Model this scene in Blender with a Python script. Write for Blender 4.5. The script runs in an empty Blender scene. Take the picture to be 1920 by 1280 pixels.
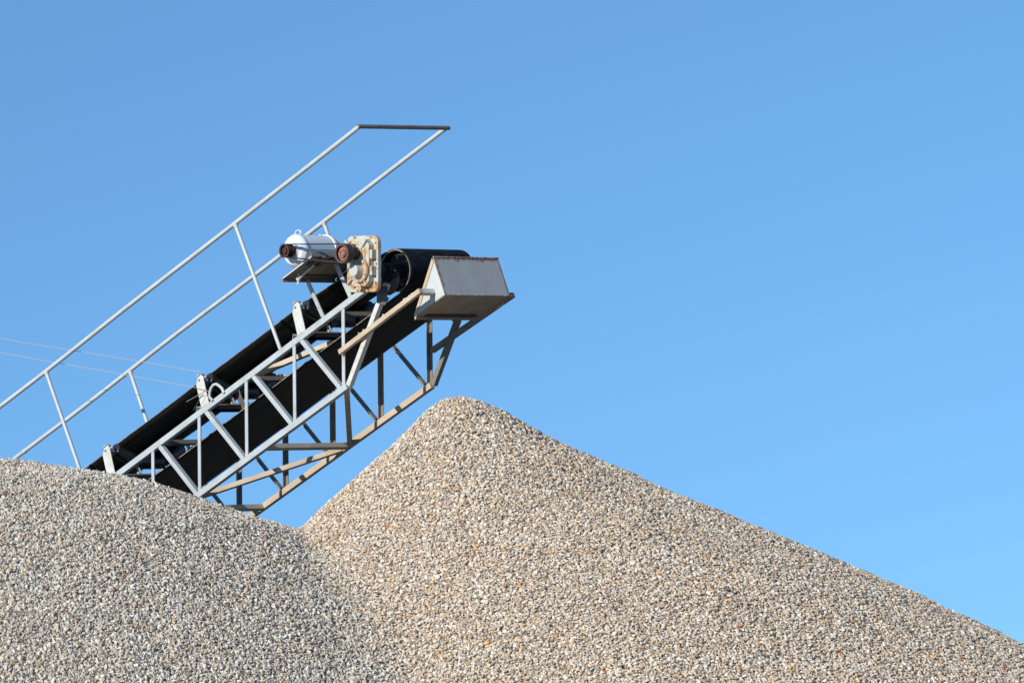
import bpy, bmesh, math, random
from mathutils import Vector, Matrix, noise
R = math.radians
random.seed(7)
C = bpy.context.scene.collection
scene = bpy.context.scene

# ------------------------------------------------------------------ camera
cam_d = bpy.data.cameras.new('camera')
cam = bpy.data.objects.new('camera', cam_d); C.objects.link(cam)
cam_d.sensor_width = 36.0; cam_d.lens = 187.5; cam_d.clip_start = 0.5; cam_d.clip_end = 6000
CAM = Vector((0, 0, 1.6))
CR = Vector((0.99197039, 0.0160392, -0.12544916))
CU = Vector((0.12647035, -0.12580351, 0.98396073))
CB = Vector((0.0, -0.99191, -0.12682))
cr = CR.normalized(); cb = (CB - CB.dot(cr) * cr).normalized(); cu = cb.cross(cr)
cam.matrix_world = Matrix(((cr.x, cu.x, cb.x, CAM.x), (cr.y, cu.y, cb.y, CAM.y), (cr.z, cu.z, cb.z, CAM.z), (0, 0, 0, 1)))
scene.camera = cam
scene.render.resolution_x = 1024; scene.render.resolution_y = 682

# ------------------------------------------------------------------ light
AZ = Vector((-0.612, -0.791, 0)).normalized()
ELEV = R(22.5)
S = Vector((AZ.x * math.cos(ELEV), AZ.y * math.cos(ELEV), math.sin(ELEV)))   # towards the sun
sun_d = bpy.data.lights.new('sun', 'SUN'); sun_d.energy = 4.9; sun_d.angle = R(0.5); sun_d.color = (1.0, 0.955, 0.88)
sun = bpy.data.objects.new('sun', sun_d); C.objects.link(sun); sun.location = (0, 0, 60)
sun.rotation_euler = (-S).to_track_quat('-Z', 'Y').to_euler()

world = bpy.data.worlds.new("World"); scene.world = world; world.use_nodes = True
nt = world.node_tree; nt.nodes.clear()
out = nt.nodes.new('ShaderNodeOutputWorld'); bg = nt.nodes.new('ShaderNodeBackground')
sky = nt.nodes.new('ShaderNodeTexSky'); sky.sky_type = 'NISHITA'; sky.sun_disc = False
sky.sun_elevation = ELEV; sky.sun_rotation = math.atan2(S.x, S.y)
sky.altitude = 0; sky.air_density = 1.0; sky.dust_density = 0.1; sky.ozone_density = 2.0
tc = nt.nodes.new('ShaderNodeTexCoord'); mp = nt.nodes.new('ShaderNodeMapping')
mp.inputs['Scale'].default_value = (1, 1, 1.1); mp.inputs['Location'].default_value = (0, 0, 0.13)
nt.links.new(tc.outputs['Generated'], mp.inputs['Vector']); nt.links.new(mp.outputs['Vector'], sky.inputs['Vector'])
tint = nt.nodes.new('ShaderNodeMix'); tint.data_type = 'RGBA'; tint.blend_type = 'MULTIPLY'; tint.inputs[0].default_value = 1.0
tint.inputs[7].default_value = (0.77, 1.175, 1.45, 1)
nt.links.new(sky.outputs['Color'], tint.inputs[6]); nt.links.new(tint.outputs[2], bg.inputs['Color']); bg.inputs['Strength'].default_value = 0.114
nt.links.new(bg.outputs['Background'], out.inputs['Surface'])
scene.view_settings.view_transform = 'Standard'; scene.view_settings.look = 'None'
scene.view_settings.exposure = 0.0; scene.view_settings.gamma = 1.0

# ------------------------------------------------------------------ materials
def new_mat(name):
    m = bpy.data.materials.new(name); m.use_nodes = True
    n = m.node_tree.nodes; b = n['Principled BSDF']
    return m, m.node_tree, b
def nd(t, kind, **kw):
    x = t.nodes.new(kind)
    for k, v in kw.items(): setattr(x, k, v)
    return x
def noise_fac(t, scale, lo, hi, detail=5, coord='Object', stretch=None):
    tcn = nd(t, 'ShaderNodeTexCoord'); nz = nd(t, 'ShaderNodeTexNoise')
    nz.inputs['Scale'].default_value = scale; nz.inputs['Detail'].default_value = detail; nz.inputs['Roughness'].default_value = 0.65
    src = tcn.outputs[coord]
    if stretch:
        mm = nd(t, 'ShaderNodeMapping'); mm.inputs['Scale'].default_value = stretch
        t.links.new(src, mm.inputs['Vector']); src = mm.outputs['Vector']
    t.links.new(src, nz.inputs['Vector'])
    mr = nd(t, 'ShaderNodeMapRange'); mr.inputs['From Min'].default_value = lo; mr.inputs['From Max'].default_value = hi
    t.links.new(nz.outputs['Fac'], mr.inputs['Value'])
    return mr.outputs['Result']
def mix(t, fac, a, b):
    m = nd(t, 'ShaderNodeMix', data_type='RGBA')
    if isinstance(fac, float): m.inputs[0].default_value = fac
    else: t.links.new(fac, m.inputs[0])
    for i, c in ((6, a), (7, b)):
        if isinstance(c, tuple): m.inputs[i].default_value = (*c, 1)
        else: t.links.new(c, m.inputs[i])
    return m.outputs[2]
def bump(t, b, fac, strength=0.3, dist=0.002):
    bp = nd(t, 'ShaderNodeBump'); bp.inputs['Strength'].default_value = strength; bp.inputs['Distance'].default_value = dist
    t.links.new(fac, bp.inputs['Height']); t.links.new(bp.outputs['Normal'], b.inputs['Normal'])
def weathered(name, base, dirt, rust, dirt_rng=(0.45, 0.75), rust_rng=(0.66, 0.74), rough=0.55, metal=0.0, dscale=5.0, rscale=14.0, spec=0.5):
    m, t, b = new_mat(name)
    d = noise_fac(t, dscale, *dirt_rng); r = noise_fac(t, rscale, *rust_rng, detail=8)
    c = mix(t, d, base, dirt); c = mix(t, r, c, rust)
    t.links.new(c, b.inputs['Base Color']); b.inputs['Roughness'].default_value = rough; b.inputs['Metallic'].default_value = metal
    b.inputs['Specular IOR Level'].default_value = spec
    bump(t, b, noise_fac(t, 90, 0.3, 0.7), 0.25, 0.0015)
    return m
RUST = (0.19, 0.075, 0.032)
M = {}
M['steel'] = weathered('grey_blue_painted_steel', (0.445, 0.485, 0.495), (0.36, 0.365, 0.34), (0.22, 0.14, 0.09), dirt_rng=(0.42, 0.72), rust_rng=(0.64, 0.76))
M['steel_old'] = weathered('dusty_beige_steel', (0.53, 0.435, 0.32), (0.45, 0.34, 0.23), (0.20, 0.11, 0.065), dirt_rng=(0.40, 0.66), rust_rng=(0.62, 0.74))
M['pipe'] = weathered('painted_pipe', (0.50, 0.53, 0.525), (0.40, 0.40, 0.37), (0.24, 0.15, 0.10), rust_rng=(0.66, 0.78))
M['pipe_shaded'] = weathered('shade_brown_pipe', (0.22, 0.18, 0.155), (0.15, 0.11, 0.09), (0.15, 0.07, 0.04), rust_rng=(0.5, 0.7))  # dark brown base paints in the unlit side of the cross pipe
M['bracket'] = weathered('cream_dusty_steel', (0.58, 0.585, 0.54), (0.46, 0.42, 0.33), (0.26, 0.16, 0.09), rust_rng=(0.63, 0.74), dscale=14)
M['motor'] = weathered('pale_blue_motor_paint', (0.66, 0.70, 0.735), (0.60, 0.64, 0.67), (0.45, 0.40, 0.33), rust_rng=(0.74, 0.84), rough=0.38)
M['rust'] = weathered('rusty_iron', (0.085, 0.045, 0.034), (0.12, 0.06, 0.042), (0.18, 0.09, 0.06), rough=0.8, dscale=30)
M['rust_dark'] = weathered('dark_rusty_sheave', (0.055, 0.021, 0.017), (0.08, 0.03, 0.022), (0.11, 0.05, 0.035), rough=0.75, dscale=30)
M['rust_pink'] = weathered('rusty_face', (0.33, 0.145, 0.10), (0.22, 0.10, 0.075), (0.36, 0.13, 0.07), rough=0.75, dscale=25)
M['dark'] = weathered('dark_dirty_steel', (0.10, 0.095, 0.085), (0.07, 0.06, 0.05), (0.14, 0.08, 0.05), rough=0.6)
M['mud'] = weathered('dusty_dark_steel', (0.24, 0.215, 0.175), (0.16, 0.13, 0.10), (0.12, 0.07, 0.045), rough=0.8)
M['gear'] = weathered('cream_gearbox_casting', (0.49, 0.49, 0.42), (0.50, 0.31, 0.145), (0.34, 0.135, 0.05), dirt_rng=(0.49, 0.57), rust_rng=(0.56, 0.65), dscale=6.5, rscale=10, rough=0.5)
M['gear_cap'] = weathered('grey_gearbox_cap', (0.50, 0.50, 0.46), (0.45, 0.40, 0.33), (0.36, 0.22, 0.12), rust_rng=(0.66, 0.78), rough=0.5)
M['wire'] = weathered('pale_wire', (0.46, 0.37, 0.30), (0.40, 0.31, 0.25), (0.4, 0.3, 0.25))
M['bolt'] = weathered('dull_bolt', (0.30, 0.27, 0.23), (0.2, 0.15, 0.12), (0.16, 0.08, 0.05))
# rubber
m, t, b = new_mat('black_rubber_belt')
c = mix(t, noise_fac(t, 3.0, 0.42, 0.75, stretch=(0.25, 5, 5)), (0.0035, 0.0033, 0.0032), (0.022, 0.020, 0.018))
c = mix(t, noise_fac(t, 40, 0.66, 0.80), c, (0.05, 0.045, 0.04))
t.links.new(c, b.inputs['Base Color']); b.inputs['Roughness'].default_value = 0.62; b.inputs['Specular IOR Level'].default_value = 0.22
M['rubber'] = m
m, t, b = new_mat('cut_belt_edge')
c = mix(t, noise_fac(t, 30, 0.4, 0.6), (0.30, 0.26, 0.22), (0.13, 0.11, 0.095))
t.links.new(c, b.inputs['Base Color']); b.inputs['Roughness'].default_value = 0.9
M['belt_edge'] = m
m, t, b = new_mat('black_roller')
c = mix(t, noise_fac(t, 12, 0.4, 0.7), (0.02, 0.021, 0.023), (0.045, 0.042, 0.04))
t.links.new(c, b.inputs['Base Color']); b.inputs['Roughness'].default_value = 0.28
M['roller'] = m
m, t, b = new_mat('v_belt_rubber')
b.inputs['Base Color'].default_value = (0.02, 0.02, 0.021, 1); b.inputs['Roughness'].default_value = 0.45
M['vbelt'] = m
# chute paint: grey with rust creeping in from the sheet edges (uv 0..1 per sheet)
def sheet_mat(name, base, dirt, edges, width):
    m, t, b = new_mat(name)
    uv = nd(t, 'ShaderNodeUVMap', uv_map='sheet'); sp = nd(t, 'ShaderNodeSeparateXYZ'); t.links.new(uv.outputs['UV'], sp.inputs[0])
    nz = noise_fac(t, 22, 0.3, 0.75, detail=8)
    acc = None
    for ax, hi in edges:       # distance in metres to the chosen edges, stored in the uv layer
        o = sp.outputs[ax]
        if hi is not None:
            s = nd(t, 'ShaderNodeMath', operation='SUBTRACT'); s.inputs[0].default_value = hi; t.links.new(o, s.inputs[1]); o = s.outputs[0]
        if acc is None: acc = o
        else:
            mn = nd(t, 'ShaderNodeMath', operation='MINIMUM'); t.links.new(acc, mn.inputs[0]); t.links.new(o, mn.inputs[1]); acc = mn.outputs[0]
    mu = nd(t, 'ShaderNodeMath', operation='MULTIPLY'); t.links.new(nz, mu.inputs[0]); mu.inputs[1].default_value = width * 1.6
    su = nd(t, 'ShaderNodeMath', operation='SUBTRACT'); t.links.new(mu.outputs[0], su.inputs[0]); t.links.new(acc, su.inputs[1])
    mr = nd(t, 'ShaderNodeMapRange'); mr.inputs['From Min'].default_value = -width * 0.15; mr.inputs['From Max'].default_value = width * 0.25
    t.links.new(su.outputs[0], mr.inputs['Value'])
    c = mix(t, noise_fac(t, 6, 0.4, 0.7, stretch=(1, 1.3, 0.8)), base, dirt)
    c = mix(t, noise_fac(t, 60, 0.70, 0.78), c, (0.45, 0.43, 0.40))
    rc = mix(t, noise_fac(t, 40, 0.4, 0.6), (0.24, 0.115, 0.07), (0.40, 0.27, 0.19))
    c = mix(t, mr.outputs['Result'], c, rc)
    t.links.new(c, b.inputs['Base Color']); b.inputs['Roughness'].default_value = 0.6
    bump(t, b, noise_fac(t, 15, 0.3, 0.7), 0.2, 0.004)
    return m
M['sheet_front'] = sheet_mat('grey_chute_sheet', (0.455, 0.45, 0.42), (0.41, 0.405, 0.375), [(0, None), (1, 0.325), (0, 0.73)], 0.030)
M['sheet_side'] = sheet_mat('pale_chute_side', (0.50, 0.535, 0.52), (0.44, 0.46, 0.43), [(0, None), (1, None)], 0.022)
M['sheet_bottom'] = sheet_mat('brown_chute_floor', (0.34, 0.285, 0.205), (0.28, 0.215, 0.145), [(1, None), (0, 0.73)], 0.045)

# stones: one colour per stone
STONES = [(0.00, (0.52, 0.48, 0.42)), (0.14, (0.66, 0.63, 0.58)), (0.27, (0.42, 0.39, 0.355)), (0.38, (0.69, 0.67, 0.635)), (0.48, (0.56, 0.49, 0.41)),
          (0.58, (0.36, 0.345, 0.33)), (0.66, (0.66, 0.58, 0.48)), (0.74, (0.74, 0.725, 0.70)), (0.805, (0.42, 0.335, 0.265)), (0.86, (0.25, 0.225, 0.20)),
          (0.90, (0.56, 0.47, 0.42)), (0.935, (0.50, 0.37, 0.25)), (0.958, (0.17, 0.15, 0.135)), (0.985, (0.34, 0.20, 0.14))]
def stone_mat(name, tint, gain, per_object):
    m, t, b = new_mat(name)
    ramp = nd(t, 'ShaderNodeValToRGB'); ramp.color_ramp.interpolation = 'CONSTANT'
    e = ramp.color_ramp.elements
    for i, (p, c) in enumerate(STONES):
        g = sum(c) / 3
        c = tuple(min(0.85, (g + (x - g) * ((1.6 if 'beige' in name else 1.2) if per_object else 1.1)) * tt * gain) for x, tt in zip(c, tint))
        el = e[i] if i < 2 else e.new(p)
        el.position = p; el.color = (*c, 1)
    if per_object:
        oi = nd(t, 'ShaderNodeObjectInfo'); t.links.new(oi.outputs['Random'], ramp.inputs['Fac'])
    else:
        tcn = nd(t, 'ShaderNodeTexCoord'); vo = nd(t, 'ShaderNodeTexVoronoi'); vo.inputs['Scale'].default_value = 42
        t.links.new(tcn.outputs['Object'], vo.inputs['Vector'])
        sp = nd(t, 'ShaderNodeSeparateColor'); t.links.new(vo.outputs['Color'], sp.inputs[0]); t.links.new(sp.outputs[0], ramp.inputs['Fac'])
        bp = nd(t, 'ShaderNodeBump', invert=True); bp.inputs['Strength'].default_value = 1.0; bp.inputs['Distance'].default_value = 0.02
        t.links.new(vo.outputs['Distance'], bp.inputs['Height']); t.links.new(bp.outputs['Normal'], b.inputs['Normal'])
    c = mix(t, noise_fac(t, 260 if not per_object else 2.2, 0.35, 0.75), ramp.outputs['Color'], ramp.outputs['Color'])
    mm = nd(t, 'ShaderNodeMix', data_type='RGBA', blend_type='MULTIPLY'); mm.inputs[0].default_value = 1.0
    t.links.new(c, mm.inputs[6])
    vv = nd(t, 'ShaderNodeMapRange'); vv.inputs['To Min'].default_value = 0.78; vv.inputs['To Max'].default_value = 1.08
    tcn = nd(t, 'ShaderNodeTexCoord'); nz = nd(t, 'ShaderNodeTexNoise'); nz.inputs['Scale'].default_value = 1.6; nz.inputs['Detail'].default_value = 4
    t.links.new(tcn.outputs['Object'], nz.inputs['Vector']); t.links.new(nz.outputs['Fac'], vv.inputs['Value'])
    cc = nd(t, 'ShaderNodeCombineColor')
    for i in range(3): t.links.new(vv.outputs['Result'], cc.inputs[i])
    t.links.new(cc.outputs[0], mm.inputs[7]); t.links.new(mm.outputs[2], b.inputs['Base Color'])
    b.inputs['Roughness'].default_value = 0.85; b.inputs['Specular IOR Level'].default_value = 0.3
    return m
M['stone_warm'] = stone_mat('beige_crushed_stone', (1.045, 0.99, 0.915), 1.03, True)
M['stone_cool'] = stone_mat('grey_crushed_stone', (1.01, 1.0, 0.935), 0.99, True)
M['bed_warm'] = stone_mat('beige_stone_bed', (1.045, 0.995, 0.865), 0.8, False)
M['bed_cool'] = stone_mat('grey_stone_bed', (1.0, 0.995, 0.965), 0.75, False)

# ------------------------------------------------------------------ object helpers
def tag(o, label=None, cat=None, group=None, kind=None):
    if label: o['label'] = label
    if cat: o['category'] = cat
    if group: o['group'] = group
    if kind: o['kind'] = kind
    return o
class MB:
    def __init__(self): self.bm = bmesh.new(); self.flat = True
    def box(self, s0, s1, t0, t1, n0, n1):
        v = [self.bm.verts.new((a, b, c)) for a in (s0, s1) for b in (t0, t1) for c in (n0, n1)]
        for f in ((0, 1, 3, 2), (4, 6, 7, 5), (0, 4, 5, 1), (2, 3, 7, 6), (0, 2, 6, 4), (1, 5, 7, 3)):
            self.bm.faces.new([v[i] for i in f])
        return self
    def beam(self, p0, p1, a, a0, a1, b, b0, b1):
        """bar from p0 to p1, section spanning a0..a1 along a and b0..b1 along b"""
        p0, p1, a, b = Vector(p0), Vector(p1), Vector(a).normalized(), Vector(b).normalized()
        v = [self.bm.verts.new(p + a * x + b * y) for p in (p0, p1) for x, y in ((a0, b0), (a1, b0), (a1, b1), (a0, b1))]
        for f in ((3, 2, 1, 0), (4, 5, 6, 7), (0, 1, 5, 4), (1, 2, 6, 5), (2, 3, 7, 6), (3, 0, 4, 7)):
            self.bm.faces.new([v[i] for i in f])
        return self
    def tube(self, pts, r, n=14, caps=True):
        pts = [Vector(p) for p in pts]; rings = []
        for i, p in enumerate(pts):
            d = (pts[min(i + 1, len(pts) - 1)] - pts[max(i - 1, 0)]).normalized()
            x = d.cross(Vector((0.13, 0.2, 1))).normalized() if i == 0 else (x - x.dot(d) * d).normalized()
            y = d.cross(x)
            rr = r[i] if isinstance(r, (list, tuple)) else r
            rings.append([self.bm.verts.new(p + (x * math.cos(k * 2 * math.pi / n) + y * math.sin(k * 2 * math.pi / n)) * rr) for k in range(n)])
        for A, B in zip(rings, rings[1:]):
            for k in range(n):
                f = self.bm.faces.new((A[k], A[(k + 1) % n], B[(k + 1) % n], B[k])); f.smooth = True
        if caps: self.bm.faces.new(rings[0][::-1]); self.bm.faces.new(rings[-1])
        return self
    def lathe(self, s, n, prof, seg=48, smooth=True):
        """revolve (t, r) profile about the t axis through (s, n)"""
        rings = []
        for (t, r) in prof:
            if r < 1e-5: rings.append([self.bm.verts.new((s, t, n))])
            else: rings.append([self.bm.verts.new((s + r * math.cos(k * 2 * math.pi / seg), t, n + r * math.sin(k * 2 * math.pi / seg))) for k in range(seg)])
        for A, B in zip(rings, rings[1:]):
            for k in range(seg):
                k2 = (k + 1) % seg
                vs = [A[k], A[k2], B[k2], B[k]] if len(A) > 1 and len(B) > 1 else ([A[0], B[k2], B[k]] if len(A) == 1 else [A[k], A[k2], B[0]])
                f = self.bm.faces.new(vs); f.smooth = smooth
        return self
    def prism(self, poly, t0, t1):
        """poly of (s, n) extruded from t0 to t1"""
        A = [self.bm.verts.new((s, t0, n)) for s, n in poly]; B = [self.bm.verts.new((s, t1, n)) for s, n in poly]
        self.bm.faces.new(A); self.bm.faces.new(B[::-1])
        for k in range(len(poly)):
            k2 = (k + 1) % len(poly); self.bm.faces.new((A[k2], A[k], B[k], B[k2]))
        return self
    def build(self, name, mat, parent=None, bevel=0.0, sharp=35):
        bmesh.ops.recalc_face_normals(self.bm, faces=self.bm.faces)
        me = bpy.data.meshes.new(name); self.bm.to_mesh(me); self.bm.free()
        me.materials.append(mat)
        if any(p.use_smooth for p in me.polygons): me.set_sharp_from_angle(angle=R(sharp))
        o = bpy.data.objects.new(name, me); C.objects.link(o)
        if parent: o.parent = parent
        if bevel:
            bv = o.modifiers.new('bevel', 'BEVEL'); bv.width = bevel; bv.segments = 2; bv.limit_method = 'ANGLE'; bv.angle_limit = R(40)
        return o

# ------------------------------------------------------------------ ground
g = MB(); 
v = [g.bm.verts.new(p) for p in ((-3000, -3000, 0), (3000, -3000, 0), (3000, 3000, 0), (-3000, 3000, 0))]; g.bm.faces.new(v)
m, t, b = new_mat('packed_gravelly_soil')
c = mix(t, noise_fac(t, 0.35, 0.35, 0.65), (0.30, 0.25, 0.19), (0.38, 0.33, 0.26)); c = mix(t, noise_fac(t, 25, 0.45, 0.7), c, (0.22, 0.19, 0.155))
t.links.new(c, b.inputs['Base Color']); b.inputs['Roughness'].default_value = 0.95
bump(t, b, noise_fac(t, 12, 0.3, 0.7), 0.6, 0.03)
tag(g.build('ground', m), 'packed beige quarry ground under the gravel heaps', 'ground', kind='structure')

# ------------------------------------------------------------------ gravel piles
def lerp_table(T, r):
    if r <= T[0][0]: return T[0][1]
    for (a, x), (b_, y) in zip(T, T[1:]):
        if r <= b_: return x + (y - x) * (r - a) / (b_ - a)
    (a, x), (b_, y) = T[-2], T[-1]
    return y + (y - x) / (b_ - a) * (r - b_)
def px_world(px, py, y):
    """world point at depth y whose outline shows at photo position (px, py)"""
    d = cr * ((px - 960) / 10000) - cu * ((py - 640) / 10000) - cb
    return CAM + d * (y / d.y)
RA = px_world(868, 746, 41.9); LA_Y = 41.6; LA_X = -4.80
def table(pts, ay, ax, H):
    T = [(0.0, 0.0)]
    for x, y in pts:
        w = px_world(x, y, ay); T.append((abs(w.x - ax), H - w.z))
    T.sort(); return T
TR_R = table([(905, 756), (940, 770), (1000, 797), (1057, 822), (1260, 918), (1500, 1017), (1708, 1110), (1915, 1211)], 41.9, RA.x, RA.z)
TR_L = table([(840, 749), (820, 758), (800, 772), (760, 809), (700, 863), (620, 933), (560, 990), (500, 1045)], 41.9, RA.x, RA.z)
LH = px_world(0, 857, LA_Y).z + 0.13 - 0.0
TL = table([(0, 858), (60, 865), (150, 880), (220, 890), (300, 905), (350, 918), (400, 936), (480, 966), (555, 994), (640, 1040)], LA_Y, LA_X, LH)
TL = [TL[0], (0.4, 0.035)] + TL[1:]
def h_right(x, y):
    dx, dy = x - RA.x, y - 41.9; r = math.hypot(dx, dy) + 1e-6
    w = 0.5 + 0.5 * dx / r; w = w * w * (3 - 2 * w)
    a = lerp_table(TR_R, r); b_ = lerp_table(TR_L, r)
    f = 0.98 if dy < 0 else 1.04
    return RA.z - 0.062 * min(1.0, r / 0.8) - (a * w + b_ * (1 - w)) * (1 + (f - 1) * (dy / r) ** 2)
def h_left(x, y):
    dx, dy = x - LA_X, y - LA_Y; r = math.hypot(dx, dy) + 1e-6
    prof = lerp_table(TL, r) if dx > 0 else lerp_table(TL, r) * 1.0
    return LH - 0.050 - prof * (1 + (0.0 if dy < 0 else 0.08) * (dy / r) ** 2 * (r / (r + 1.5)))
def lumps(x, y, k):
    return 0.034 * noise.noise(Vector((x * 1.0, y * 1.0, k))) + 0.016 * noise.noise(Vector((x * 3.3, y * 3.3, k + 5))) + 0.007 * noise.noise(Vector((x * 9, y * 9, k)))
def pile(name, hf, other, x0, x1, y0, y1, xmin, xmax, bed, stone, k, label, step=0.06, dens=5800, seed=1, flat=False):
    nx = int((x1 - x0) / step) + 1; ny = int((y1 - y0) / step) + 1
    vs = []; dn = []
    for j in range(ny):
        y = y0 + j * step
        for i in range(nx):
            x = x0 + i * step; own = hf(x, y); ot = other(x, y); K = 0.10 if y > 41.0 else min(0.28, 0.10 + (41.0 - y) * 0.15)
            lm = (lumps(x, y, 3.0) + lumps(x, y, 9.0)) * 0.7 if abs(own - ot) < K else lumps(x, y, k)
            z = own
            if abs(own - ot) < K: hh = (K - abs(own - ot)) / K; z = max(own, ot) + hh * hh * K * 0.25 - (0.004 if own < ot else 0)
            if own < ot - K: z -= 0
            z += lm; df = own - ot + 0.07 * noise.noise(Vector((x * 2.2, y * 2.2, 1.5)))
            share = min(1.0, max(0.0, 0.5 + df / 0.26))
            vs.append((x, y, max(z, -0.3)))
            ok = z > 3.45 and xmin < x < xmax and share > 0
            # nothing faces this side behind the crest
            dz = hf(x, y + 0.4) - hf(x, y)
            if dz < -0.20 and y > (RA.y if k == 3.0 else LA_Y) + 0.6: ok = False
            dn.append(share if ok else 0.0)
    fs = []
    for j in range(ny - 1):
        for i in range(nx - 1):
            a = j * nx + i
            if max(vs[a][2], vs[a + 1][2], vs[a + nx][2]) > -0.25: fs.append((a, a + 1, a + nx + 1, a + nx))
    me = bpy.data.meshes.new(name); me.from_pydata(vs, [], fs); me.materials.append(bed); me.materials.append(stone)
    at = me.attributes.new('dens', 'FLOAT', 'POINT'); at.data.foreach_set('value', dn)
    me.polygons.foreach_set('use_smooth', [True] * len(me.polygons))
    o = bpy.data.objects.new(name, me); C.objects.link(o)
    ng = bpy.data.node_groups.new(name + '_stones', 'GeometryNodeTree')
    ng.interface.new_socket('Geometry', in_out='INPUT', socket_type='NodeSocketGeometry'); ng.interface.new_socket('Geometry', in_out='OUTPUT', socket_type='NodeSocketGeometry')
    N = ng.nodes.new; Lk = ng.links.new
    gi = N('NodeGroupInput'); go = N('NodeGroupOutput')
    dist = N('GeometryNodeDistributePointsOnFaces'); dist.distribute_method = 'RANDOM'; dist.inputs['Seed'].default_value = seed
    na = N('GeometryNodeInputNamedAttribute'); na.data_type = 'FLOAT'; na.inputs['Name'].default_value = 'dens'
    mul = N('ShaderNodeMath'); mul.operation = 'MULTIPLY'; mul.inputs[1].default_value = dens
    Lk(na.outputs['Attribute'], mul.inputs[0]); Lk(mul.outputs[0], dist.inputs['Density']); Lk(gi.outputs[0], dist.inputs['Mesh'])
    # stone variants: angular hulls of noisy balls
    join = N('GeometryNodeJoinGeometry')
    rs = random.Random(seed)
    for q in range(12):
        ico = N('GeometryNodeMeshIcoSphere'); ico.inputs['Radius'].default_value = 1.0; ico.inputs['Subdivisions'].default_value = 2
        sp = N('GeometryNodeSetPosition'); wn = N('ShaderNodeTexWhiteNoise'); wn.noise_dimensions = '4D'; wn.inputs['W'].default_value = q * 3.71 + seed
        pos = N('GeometryNodeInputPosition'); Lk(pos.outputs[0], wn.inputs['Vector'])
        mr = N('ShaderNodeMapRange'); mr.inputs['To Min'].default_value = 0.25; mr.inputs['To Max'].default_value = 1.12; Lk(wn.outputs['Value'], mr.inputs['Value'])
        vm = N('ShaderNodeVectorMath'); vm.operation = 'SCALE'; Lk(pos.outputs[0], vm.inputs[0]); Lk(mr.outputs['Result'], vm.inputs['Scale'])
        v2 = N('ShaderNodeVectorMath'); v2.operation = 'MULTIPLY'; v2.inputs[1].default_value = (rs.uniform(1.05, 1.45), rs.uniform(0.8, 1.0), rs.uniform(0.55, 0.8))
        Lk(vm.outputs[0], v2.inputs[0]); Lk(ico.outputs['Mesh'], sp.inputs['Geometry']); Lk(v2.outputs[0], sp.inputs['Position'])
        ch = N('GeometryNodeConvexHull'); Lk(sp.outputs[0], ch.inputs[0])
        sm = N('GeometryNodeSetMaterial'); sm.inputs['Material'].default_value = stone; Lk(ch.outputs[0], sm.inputs[0])
        g2 = N('GeometryNodeGeometryToInstance'); Lk(sm.outputs[0], g2.inputs[0]); Lk(g2.outputs[0], join.inputs[0])
    iop = N('GeometryNodeInstanceOnPoints'); iop.inputs['Pick Instance'].default_value = True
    Lk(join.outputs[0], iop.inputs['Instance'])
    ri = N('FunctionNodeRandomValue'); ri.data_type = 'INT'; ri.inputs[4].default_value = 0; ri.inputs[5].default_value = 11; ri.inputs['Seed'].default_value = 3; Lk(ri.outputs[2], iop.inputs['Instance Index'])
    rr = N('FunctionNodeRandomValue'); rr.data_type = 'FLOAT_VECTOR'; rr.inputs[0].default_value = (0, 0, 0); rr.inputs[1].default_value = (6.283, 6.283, 6.283); rr.inputs['Seed'].default_value = 5
    if flat:
        rr.inputs[0].default_value = (-0.55, -0.55, 0.0); rr.inputs[1].default_value = (0.55, 0.55, 6.283)
        e2r = N('FunctionNodeEulerToRotation'); Lk(rr.outputs[0], e2r.inputs[0])
        rot = N('FunctionNodeRotateRotation'); rot.rotation_space = 'LOCAL'; Lk(dist.outputs['Rotation'], rot.inputs[0]); Lk(e2r.outputs[0], rot.inputs[1])
        Lk(rot.outputs[0], iop.inputs['Rotation'])
    else: Lk(rr.outputs[0], iop.inputs['Rotation'])
    # sizes: many small, few large
    rf = N('FunctionNodeRandomValue'); rf.data_type = 'FLOAT'; rf.inputs['Seed'].default_value = 8
    pw = N('ShaderNodeMath'); pw.operation = 'POWER'; pw.inputs[1].default_value = 3.2; Lk(rf.outputs[1], pw.inputs[0])
    sc = N('ShaderNodeMapRange'); sc.inputs['To Min'].default_value = STONE_R[0]; sc.inputs['To Max'].default_value = STONE_R[1]; Lk(pw.outputs[0], sc.inputs['Value'])
    Lk(sc.outputs['Result'], iop.inputs['Scale'])
    # lift along the normal by a random part of a stone
    ro = N('FunctionNodeRandomValue'); ro.data_type = 'FLOAT'; ro.inputs[2].default_value = -0.008; ro.inputs[3].default_value = 0.020; ro.inputs['Seed'].default_value = 11
    vs_ = N('ShaderNodeVectorMath'); vs_.operation = 'SCALE'; Lk(dist.outputs['Normal'], vs_.inputs[0]); Lk(ro.outputs[1], vs_.inputs['Scale'])
    sp2 = N('GeometryNodeSetPosition'); Lk(dist.outputs['Points'], sp2.inputs['Geometry']); Lk(vs_.outputs[0], sp2.inputs['Offset'])
    Lk(sp2.outputs[0], iop.inputs['Points'])
    j2 = N('GeometryNodeJoinGeometry'); Lk(iop.outputs[0], j2.inputs[0]); Lk(gi.outputs[0], j2.inputs[0]); Lk(j2.outputs[0], go.inputs[0])
    md = o.modifiers.new('stones', 'NODES'); md.node_group = ng
    return tag(o, label, 'gravel pile', kind='stuff')
STONE_R = (0.0078, 0.0182)
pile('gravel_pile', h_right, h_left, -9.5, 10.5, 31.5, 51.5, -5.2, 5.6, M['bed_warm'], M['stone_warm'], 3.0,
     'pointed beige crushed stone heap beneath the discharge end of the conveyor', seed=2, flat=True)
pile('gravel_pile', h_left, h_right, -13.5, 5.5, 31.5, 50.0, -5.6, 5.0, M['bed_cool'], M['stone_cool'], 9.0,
     'lower rounded grey gravel heap covering the foot of the conveyor truss', seed=5)

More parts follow.
